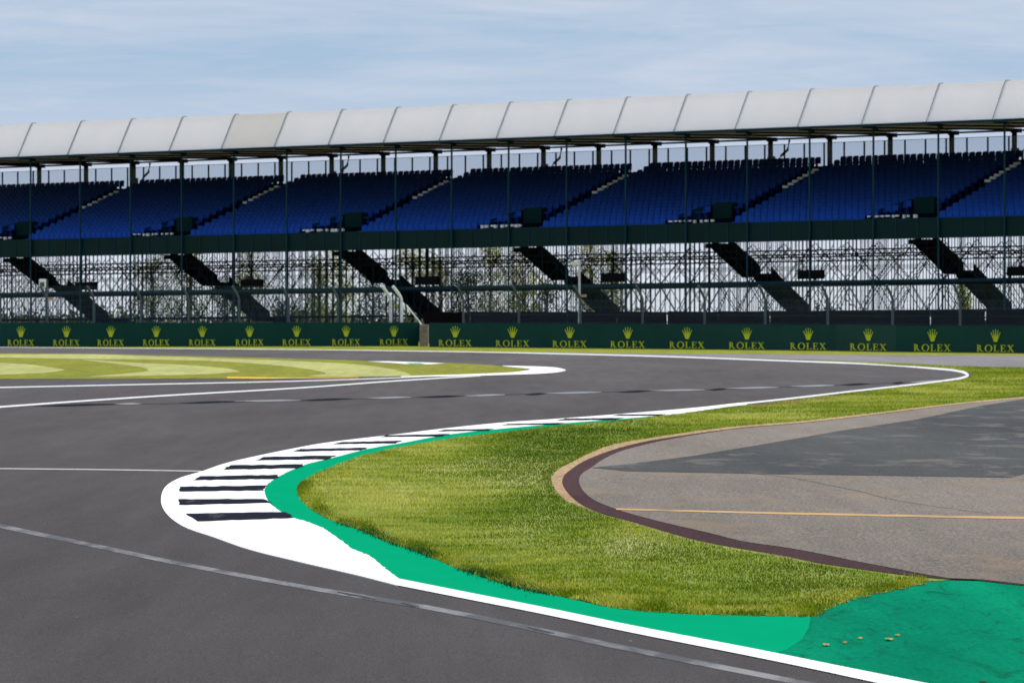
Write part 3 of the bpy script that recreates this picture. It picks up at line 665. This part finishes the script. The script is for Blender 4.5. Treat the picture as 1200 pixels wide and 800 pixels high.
    for j,vv in enumerate((.15,2.2,4.3,6.4,8.5,10.6,12.7,14.8)):
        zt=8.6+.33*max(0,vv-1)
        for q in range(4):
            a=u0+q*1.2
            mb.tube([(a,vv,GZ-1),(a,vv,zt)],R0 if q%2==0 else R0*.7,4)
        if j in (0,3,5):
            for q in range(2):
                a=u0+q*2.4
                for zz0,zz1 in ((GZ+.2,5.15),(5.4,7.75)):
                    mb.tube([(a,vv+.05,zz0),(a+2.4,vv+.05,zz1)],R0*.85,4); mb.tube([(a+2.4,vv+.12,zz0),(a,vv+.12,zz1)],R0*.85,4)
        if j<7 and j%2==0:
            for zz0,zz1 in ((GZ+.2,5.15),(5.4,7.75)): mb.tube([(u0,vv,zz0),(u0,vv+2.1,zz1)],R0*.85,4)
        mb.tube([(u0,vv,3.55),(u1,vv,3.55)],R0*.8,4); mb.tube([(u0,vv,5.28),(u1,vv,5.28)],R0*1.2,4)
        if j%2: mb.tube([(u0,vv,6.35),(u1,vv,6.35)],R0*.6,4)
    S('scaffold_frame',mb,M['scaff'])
mb=MB(); q=[(-90,-3),(60,-3),(60,40),(-90,40)]
mb.add([(u*CU+v*SU,Z0-u*SU+v*CU,GZ+.006) for u,v in q],[(0,1,2,3)]); struct(mb.build('stand_bounce_cut',M['bounce_dark']))  # unseen dark sheet added to cut light bouncing up under the stand
# terrace deck
ROWS=17; DV=.71; V0=.9; RZ=.252; PZ=8.75
mb=MB(P)
UL,UR=I0*BAY,(I1+1)*BAY
for r in range(ROWS+1):
    v0=V0-.25+r*DV; z=PZ+RZ*r
    if r==ROWS: mb.box(UL,UR,v0,14.6,z-.30,z)
    else: mb.box(UL,UR,v0,v0+DV+.05,z-.30,z)
S('terrace_deck',mb,M['deck'])
mb=MB(P)
mb.box(UL,UR,-.1,.66,PZ-.16,PZ-.02); S('front_walkway',mb,M['deck'])
# seats
def seat_mesh():
    s=MB()
    # back shell with rounded shoulders
    n=8; out=[(-.2,.42),(-.21,.60),(-.205,.76),(-.17,.82),(-.1,.845),(.1,.845),(.17,.82),(.205,.76),(.21,.60),(.2,.42)]
    def yy(x,z): return .30+.10*(z-.42)-.10*(x/.21)**2
    f=[(x,yy(x,z),z) for x,z in out]; bk=[(x,yy(x,z)+.03,z) for x,z in out]; k=len(out)
    s.add(f+bk,[tuple(range(k)),tuple(range(2*k-1,k-1,-1))]+[(i,k+i,k+(i+1)%k,(i+1)%k) for i in range(k)])
    s.v=[(x*1.1,y,z) for x,y,z in s.v]; s.box(-.22,.22,-.12,.31,.40,.435); s.box(-.20,.20,-.13,-.10,.36,.44)
    s.box(-.03,.03,.0,.22,.0,.40)
    return s
SM=seat_mesh()
ANG=-AL
smat=Matrix.Rotation(ANG,4,'Z')
seats=[]
AP=15.5; AU=.9
for r in range(ROWS):
    v=V0+r*DV; z=PZ+RZ*r
    k0=int((UL-AU)//AP)-1
    for k in range(k0,8):
        a=AU+k*AP                           # aisle centre line
        for q in range(28):
            u=a+1.0+.5*q
            if u<UL+.3 or u>UR-.3: continue
            dl=a+AP-u                        # distance to the aisle on the right
            if r<=3 and dl<(4.6-.55*r) : continue
            seats.append((u,v,z))
# what shows: in frame; the nearest 100 become parts
def scr(p): return 600+F*p[0]/p[1]
vis=[s for s in seats if -40<scr(P(*s))<1240]
near=sorted([s for s in vis if scr(P(*s))<1197 and s[2]<PZ+RZ*8],key=lambda s:P(*s)[1])[:100]
ns=set(near)
sme=None
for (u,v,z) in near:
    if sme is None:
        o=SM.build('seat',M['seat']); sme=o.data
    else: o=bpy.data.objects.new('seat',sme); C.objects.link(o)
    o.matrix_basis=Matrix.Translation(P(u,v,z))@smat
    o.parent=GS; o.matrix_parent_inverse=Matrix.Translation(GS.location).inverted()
base=np.array(SM.v); R3=np.array(smat.to_3x3())
allv=[];allf=[];nb=len(base); bb=base@R3.T; c=0
for s in vis:
    if s in ns: continue
    j=random.uniform(-.012,.012)
    allv.append(bb+np.array(P(s[0]+j,s[1],s[2]))); allf += [tuple(i+c for i in f) for f in SM.f]; c+=nb
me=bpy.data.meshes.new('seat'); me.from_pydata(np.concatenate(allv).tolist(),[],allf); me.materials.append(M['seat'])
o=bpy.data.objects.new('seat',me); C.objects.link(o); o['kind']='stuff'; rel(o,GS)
# aisles, vomitories, stairs
for k in range(-4,4):
    a=AU+k*AP
    if a<UL or a>UR: continue
    mb=MB(P)
    for r in range(ROWS*2): mb.box(a-.55,a+.55,V0-.25+r*DV/2,V0-.25+(r+1)*DV/2+.01,PZ-.10+RZ*r/2,PZ+.004+RZ*(r+1)/2)
    o=S('aisle_steps',mb,M['deck'])
    for r in (9.9,10.7,11.4,12.2,13,13.8,14.5):
        mb=MB(P); mb.box(a-.30,a+.12,V0-.30+r*DV,V0-.1+r*DV,PZ+RZ*r+.24,PZ+RZ*r+.40); S('step_edging',mb,M['step'])
    # vomitory: solid back box with dark doorway, raked side wall
    b0=a-2.65; b1=a-1.15; vv=V0+3.6*DV; zt=PZ+1.75
    mb=MB(P); mb.box(b0,b1,vv-.12,vv+.9,PZ,zt); mb.box(b0+.45,b1-.25,vv-.15,vv+.2,zt-.005,zt+.05,1)
    S('vomitory_box',mb,[M['vom'],M['trim']])
    mb=MB(P); mb.box(b0-.42,b0-.01,vv-.10,vv+.1,zt-.95,zt-.1); S('doorway',mb,M['darksteel'])
    mb=MB(P); mb.add([(b0-.45,vv,PZ),(b0-.45,vv,zt-.1),(b0-1.3,vv-.3,zt-.35),(b0-2.6,vv-1.6,PZ+.75),(b0-3.0,vv-2.0,PZ)],[(0,1,2,3,4)]); S('side_wall',mb,M['vomblue'])
    for q in range(9):
        mb=MB(P); uu=b0-1.6+q*.42+random.uniform(-.1,.1); mb.box(uu,uu+random.uniform(.12,.28),V0-.15,V0+.0,PZ+.42+random.uniform(0,.12),PZ+.62)
        S('rail_fitting',mb,M['step'])
    # staircase running down towards the rear
    w=1.25; s0=a-.85; mb=MB(P)
    def flight(va,za,vb,zb,n):
        for q in range(n):
            t=q/n; v_=va+(vb-va)*t; z_=za+(zb-za)*t; mb.box(s0,s0+w,v_,v_+(vb-va)/n+.03,z_-.34,z_-.05)
        for uu in (s0-.06,s0+w):
            mb.add([(uu,va,za-.38),(uu+.06,va,za-.38),(uu+.06,vb,zb-.38),(uu,vb,zb-.38),(uu,va,za+.38),(uu+.06,va,za+.38),(uu+.06,vb,zb+.38),(uu,vb,zb+.38)],[(0,1,2,3),(4,7,6,5),(0,4,5,1),(3,2,6,7),(0,3,7,4),(1,5,6,2)])
    flight(.9,7.9,4.2,6.1,9); mb.box(s0-.05,s0+w+.05,4.2,5.4,5.75,6.0); flight(5.4,6.0,9.6,3.6,12); mb.box(s0-.05,s0+w+.6,9.6,11.4,3.3,3.55)
    mb.box(s0-.05,s0+w+.05,.2,1.6,7.55,7.85)
    S('staircase',mb,M['darksteel'])
    # second flight turning back down to the ground
    mb=MB(P); mb.add([(s0-.4,9.4,GZ),(s0+1.0,9.4,GZ),(s0+2.9,9.4,3.4),(s0+1.9,9.4,3.4),(s0-.4,10.6,GZ),(s0+1.0,10.6,GZ),(s0+2.9,10.6,3.4),(s0+1.9,10.6,3.4)],[(0,1,2,3),(4,7,6,5),(0,4,5,1),(3,2,6,7),(0,3,7,4),(1,5,6,2)])
    S('lower_stair',mb,M['darksteel'])
    # dark sign box under the fascia
    uc=u_at(952,0)+ (k-1)*AP
    mb=MB(P); zc=5.80; mb.box(uc-.95,uc+.95,-.28,.0,zc-.28,zc+.27); mb.box(uc-.04,uc+.04,-.2,-.1,zc+.27,7.87); S('sign_box',mb,M['darksteel'])
# sub-part frames: ribs and their highlight strands share the stand's frame
bpy.context.view_layer.update()
for o in list(bpy.data.objects):
    if o.name.startswith('welt'): o.matrix_parent_inverse=o.parent.matrix_world.inverted(); 

# ------------------------------------------------------------------ trees
def leafmat(name,a,b_):
    m,nt,b=new_mat(name); at=N(nt,'ShaderNodeAttribute',attribute_name='rnd')
    c=ramp(nt,at.outputs['Fac'],[(0,a),(1,b_)]); L(nt,c,b.inputs['Base Color']); b.inputs['Roughness'].default_value=.6
    t=N(nt,'ShaderNodeBsdfTranslucent'); L(nt,c,t.inputs[0]); ms=N(nt,'ShaderNodeMixShader'); ms.inputs[0].default_value=.5
    L(nt,b.outputs[0],ms.inputs[1]); L(nt,t.outputs[0],ms.inputs[2]); L(nt,ms.outputs[0],nt.nodes['Material Output'].inputs[0]); return m
LM=[leafmat('leaf_yellow',(.10,.13,.015),(.48,.48,.05)),leafmat('leaf_green',(.06,.09,.02),(.28,.33,.06)),leafmat('leaf_dark',(.025,.04,.018),(.07,.10,.03))]
M['bark']=plain('bark',(.10,.085,.07),.9)
def leaves(name,cent,mat,size,parent=None):
    n=len(cent); A=rng.normal(size=(n,3)); A/=np.linalg.norm(A,axis=1)[:,None]; B=rng.normal(size=(n,3)); B-=(A*B).sum(1)[:,None]*A; B/=np.linalg.norm(B,axis=1)[:,None]
    s=(size*rng.uniform(.6,1.3,n))[:,None]; V=np.empty((n,4,3)); V[:,0]=cent-A*s; V[:,1]=cent+B*s*.55; V[:,2]=cent+A*s; V[:,3]=cent-B*s*.55
    me=bpy.data.meshes.new(name); me.vertices.add(n*4); me.vertices.foreach_set('co',V.ravel()); me.loops.add(n*4); me.loops.foreach_set('vertex_index',np.arange(n*4,dtype=np.int32))
    me.polygons.add(n); me.polygons.foreach_set('loop_start',np.arange(n,dtype=np.int32)*4)
    at=me.attributes.new('rnd','FLOAT','POINT'); at.data.foreach_set('value',np.repeat(rng.uniform(0,1,n),4)); me.materials.append(mat); me.update(); me.validate()
    o=bpy.data.objects.new(name,me); C.objects.link(o)
    if parent: rel(o,parent)
    return o
def tree(x,Y0,h,wd,mi,label,n=2600,low=.12):
    X=(x-600)/F*Y0; zb=gz(0,Y0)
    root=tag(empty('tree',(X,Y0,zb)),label,'tree','trees behind the grandstand')
    mb=MB(); mb.tube([(X,Y0,zb),(X+.1,Y0,zb+h*.5),(X,Y0,zb+h*.93)],.16,7,r1=.03); cl=[]
    for q in range(34):
        t=random.uniform(low,.97); a=random.uniform(0,6.28); rr=wd*(1-.75*abs(t-.42)**1.3*1.5)*random.uniform(.35,1)
        rr=max(rr,.15); e=(X+math.cos(a)*rr,Y0+math.sin(a)*rr,zb+h*t); mb.tube([(X,Y0,zb+h*max(.08,t-.14)),e],.045,4,r1=.012); cl.append((e,random.uniform(.22,.5)*wd*.55+.15))
    rel(mb.build('trunk',M['bark']),root); per=n//len(cl)
    cent=np.concatenate([np.array(e)+rng.normal(size=(per,3))*np.array([r,r,r*.9]) for e,r in cl])
    leaves('crown',cent,LM[mi],.085,root)
T=[(178,395,6.2,1.5,1,'slender leafy tree seen through scaffolding left of the second staircase'),
(222,405,8.4,1.5,1,'tall green tree seen behind the top of the second staircase'),
(262,390,4.2,1.3,2,'short dark tree below and right of the second staircase'),
(292,400,8.6,1.2,0,'narrow yellow-green tree just left of the second dark sign box'),
(330,385,3.0,1.5,2,'low bushy tree under the second dark sign box'),
(372,400,6.4,1.2,1,'mid green tree left of the third staircase, behind its fence post'),
(399,410,8.8,1.4,0,'yellow-green tree crossing the head of the third staircase'),
(436,398,5.6,1.5,2,'dark leafy tree behind the bright bent gate posts'),
(482,402,8.6,1.6,0,'bright yellow-green tree left of the third dark sign box'),
(516,412,6.6,1.4,1,'grey green tree right behind the third dark sign box'),
(548,400,5.2,1.4,2,'dark low tree right of the third dark sign box'),
(574,408,8.8,1.4,0,'broad yellow-green tree left of the fourth staircase'),
(612,396,7.6,1.3,0,'leafy yellow tree under the head of the fourth staircase'),
(640,405,4.6,1.3,2,'small dark tree under the fourth staircase landing'),
(692,400,8.6,1.3,0,'yellow-green tree just right of the white camera pole'),
(716,410,7.0,1.0,1,'thin green tree behind the fourth dark sign box'),
(1128,395,4.6,.65,0,'lone slim young tree under the last staircase on the right')]
for x,Y0,h,w,mi,lb in T: tree(x,Y0,h,w,mi,lb,n=3200 if h>5 else 2000)
cc=[]
for q in range(520):
    x=random.uniform(-90,1290); Yd=random.uniform(820,980); X=(x-600)/F*Yd; hh=(1.4+1.1*(math.sin(x*.021)+math.sin(x*.053+1))*.6+random.uniform(0,.9)); r=random.uniform(.8,1.8)
    cc.append(np.array([X,Yd,1.75+hh*.6])+rng.normal(size=(70,3))*np.array([r*2,r,max(.3,hh*.42)]))
o=leaves('distant_hedge',np.concatenate(cc),LM[2],.45); tag(o,'hazy dark hedge line far beyond the grandstand','hedge',kind='stuff')

# ------------------------------------------------------------------ small litter on the worn green paint
M['leafo']=plain('dry_leaf',(.45,.20,.03),.8,var=.4,vs=20)
for i,(x,y,s) in enumerate(((968,757.5,.05),(990,755,.03),(1008,750,.035),(1042,751,.06),(1051,746.5,.045),)):
    s*=.4; X,Y=px(x,y); mb=MB(); mb.T=lambda a,b_,c_,X=X,Y=Y:(X+a,Y+b_,SL*Y+.014+c_); n=13
    ring=[(s*math.cos(2*math.pi*k/n)*random.uniform(.45,1.6),s*4*math.sin(2*math.pi*k/n)*random.uniform(.6,1.1),random.uniform(.0,.012)) for k in range(n)]
    mb.add([(0,0,.012)]+ring,[(0,k+1,(k+1)%n+1) for k in range(n)])
    o=mb.build('dry_grass_clump',M['leafo'])
    tag(o,['flat orange grass clump, leftmost on the worn green paint','tiny orange scrap right of the leftmost clump','small brown clump below the upper orange scrap','largest orange clump on the worn green paint','orange clump touching the back of the largest clump','tiny upper orange scrap nearest the grass corner','pale scrap in front of the largest orange clump','faded brown scrap on green paint near the run-off edge'][i],'grass clump','dry clumps on the green paint')

# ------------------------------------------------------------------ light, sky, camera
sc=bpy.context.scene
w=bpy.data.worlds.new('World'); sc.world=w; w.use_nodes=True; nt=w.node_tree; bg=nt.nodes['Background']
SE,SAZ=math.radians(48),math.radians(38)      # sun ahead and to the right
sky=N(nt,'ShaderNodeTexSky'); sky.sky_type='NISHITA'; sky.sun_disc=False; sky.sun_elevation=SE; sky.sun_rotation=SAZ; sky.air_density=1.0; sky.dust_density=.6; sky.ozone_density=1.5
tc=N(nt,'ShaderNodeTexCoord'); mp=N(nt,'ShaderNodeMapping'); mp.inputs['Scale'].default_value=(7,7,55); L(nt,tc.outputs['Generated'],mp.inputs['Vector'])
n1=noise(nt,mp.outputs[0],1.6,8,.62,.9)
mp2=N(nt,'ShaderNodeMapping'); mp2.inputs['Scale'].default_value=(22,22,260); mp2.inputs['Location'].default_value=(3,1,2); L(nt,tc.outputs['Generated'],mp2.inputs['Vector'])
n2=noise(nt,mp2.outputs[0],1.5,7,.6,.8)
add=N(nt,'ShaderNodeMath',operation='MULTIPLY_ADD'); L(nt,n2,add.inputs[0]); add.inputs[1].default_value=.45; L(nt,n1,add.inputs[2])
cl=ramp(nt,add.outputs[0],[(.50,.10),(.88,1)])
SKY_S=.085
blue=(.37/SKY_S,.53/SKY_S,.71/SKY_S); white=(.60/SKY_S,.66/SKY_S,.79/SKY_S)
# thin high haze over the physical sky: the haze carries the low band, an added bright layer most of the rest
sz=N(nt,'ShaderNodeSeparateXYZ'); L(nt,tc.outputs['Generated'],sz.inputs[0])
low=ramp(nt,sz.outputs[2],[(.0,1),(.12,.95),(.7,.75)])
base_c=mix(nt,low,sky.outputs[0],blue)
cf=N(nt,'ShaderNodeMath',operation='MULTIPLY'); L(nt,cl,cf.inputs[0]); cf.inputs[1].default_value=.82
hz=ramp(nt,sz.outputs[2],[(.032,.9),(.054,.0)])
mxx=N(nt,'ShaderNodeMath',operation='MAXIMUM'); L(nt,cf.outputs[0],mxx.inputs[0]); L(nt,hz,mxx.inputs[1])
fin=mix(nt,mxx.outputs[0],base_c,white)
fin=mix(nt,ramp(nt,sz.outputs[2],[(.006,.8),(.024,0)]),fin,(.80/SKY_S,.87/SKY_S,.95/SKY_S))
fin=mix(nt,ramp(nt,sz.outputs[2],[(.08,0),(.30,.8)]),fin,(.72/SKY_S,.80/SKY_S,.93/SKY_S))  # upper sky out of view brightened to light the stand's roof front
L(nt,fin,bg.inputs['Color']); bg.inputs['Strength'].default_value=SKY_S
sun=bpy.data.lights.new('sun','SUN'); sun.energy=3.9; sun.angle=math.radians(.5); sun.color=(1,.95,.88)
so=bpy.data.objects.new('sun',sun); C.objects.link(so)
d=Vector((math.sin(SAZ)*math.cos(SE),math.cos(SAZ)*math.cos(SE),math.sin(SE))); so.rotation_euler=(-d).to_track_quat('-Z','Y').to_euler(); so.location=(0,0,50)
cam=bpy.data.cameras.new('camera'); co=bpy.data.objects.new('camera',cam); C.objects.link(co)
cam.sensor_width=36; cam.lens=180; cam.clip_start=.5; cam.clip_end=20000
co.location=(0,0,CAMZ); co.rotation_euler=(math.pi/2-math.atan((400-HOR)/F),0,0)
cam.dof.use_dof=True; cam.dof.focus_distance=62; cam.dof.aperture_fstop=8.5; cam.dof.aperture_blades=9
sc.camera=co
sc.render.engine='CYCLES'; sc.view_settings.view_transform='Standard'; sc.view_settings.look='None'; sc.view_settings.exposure=0; sc.view_settings.gamma=1
sc.cycles.max_bounces=8; sc.cycles.transparent_max_bounces=24
sc.render.resolution_x=1024; sc.render.resolution_y=682
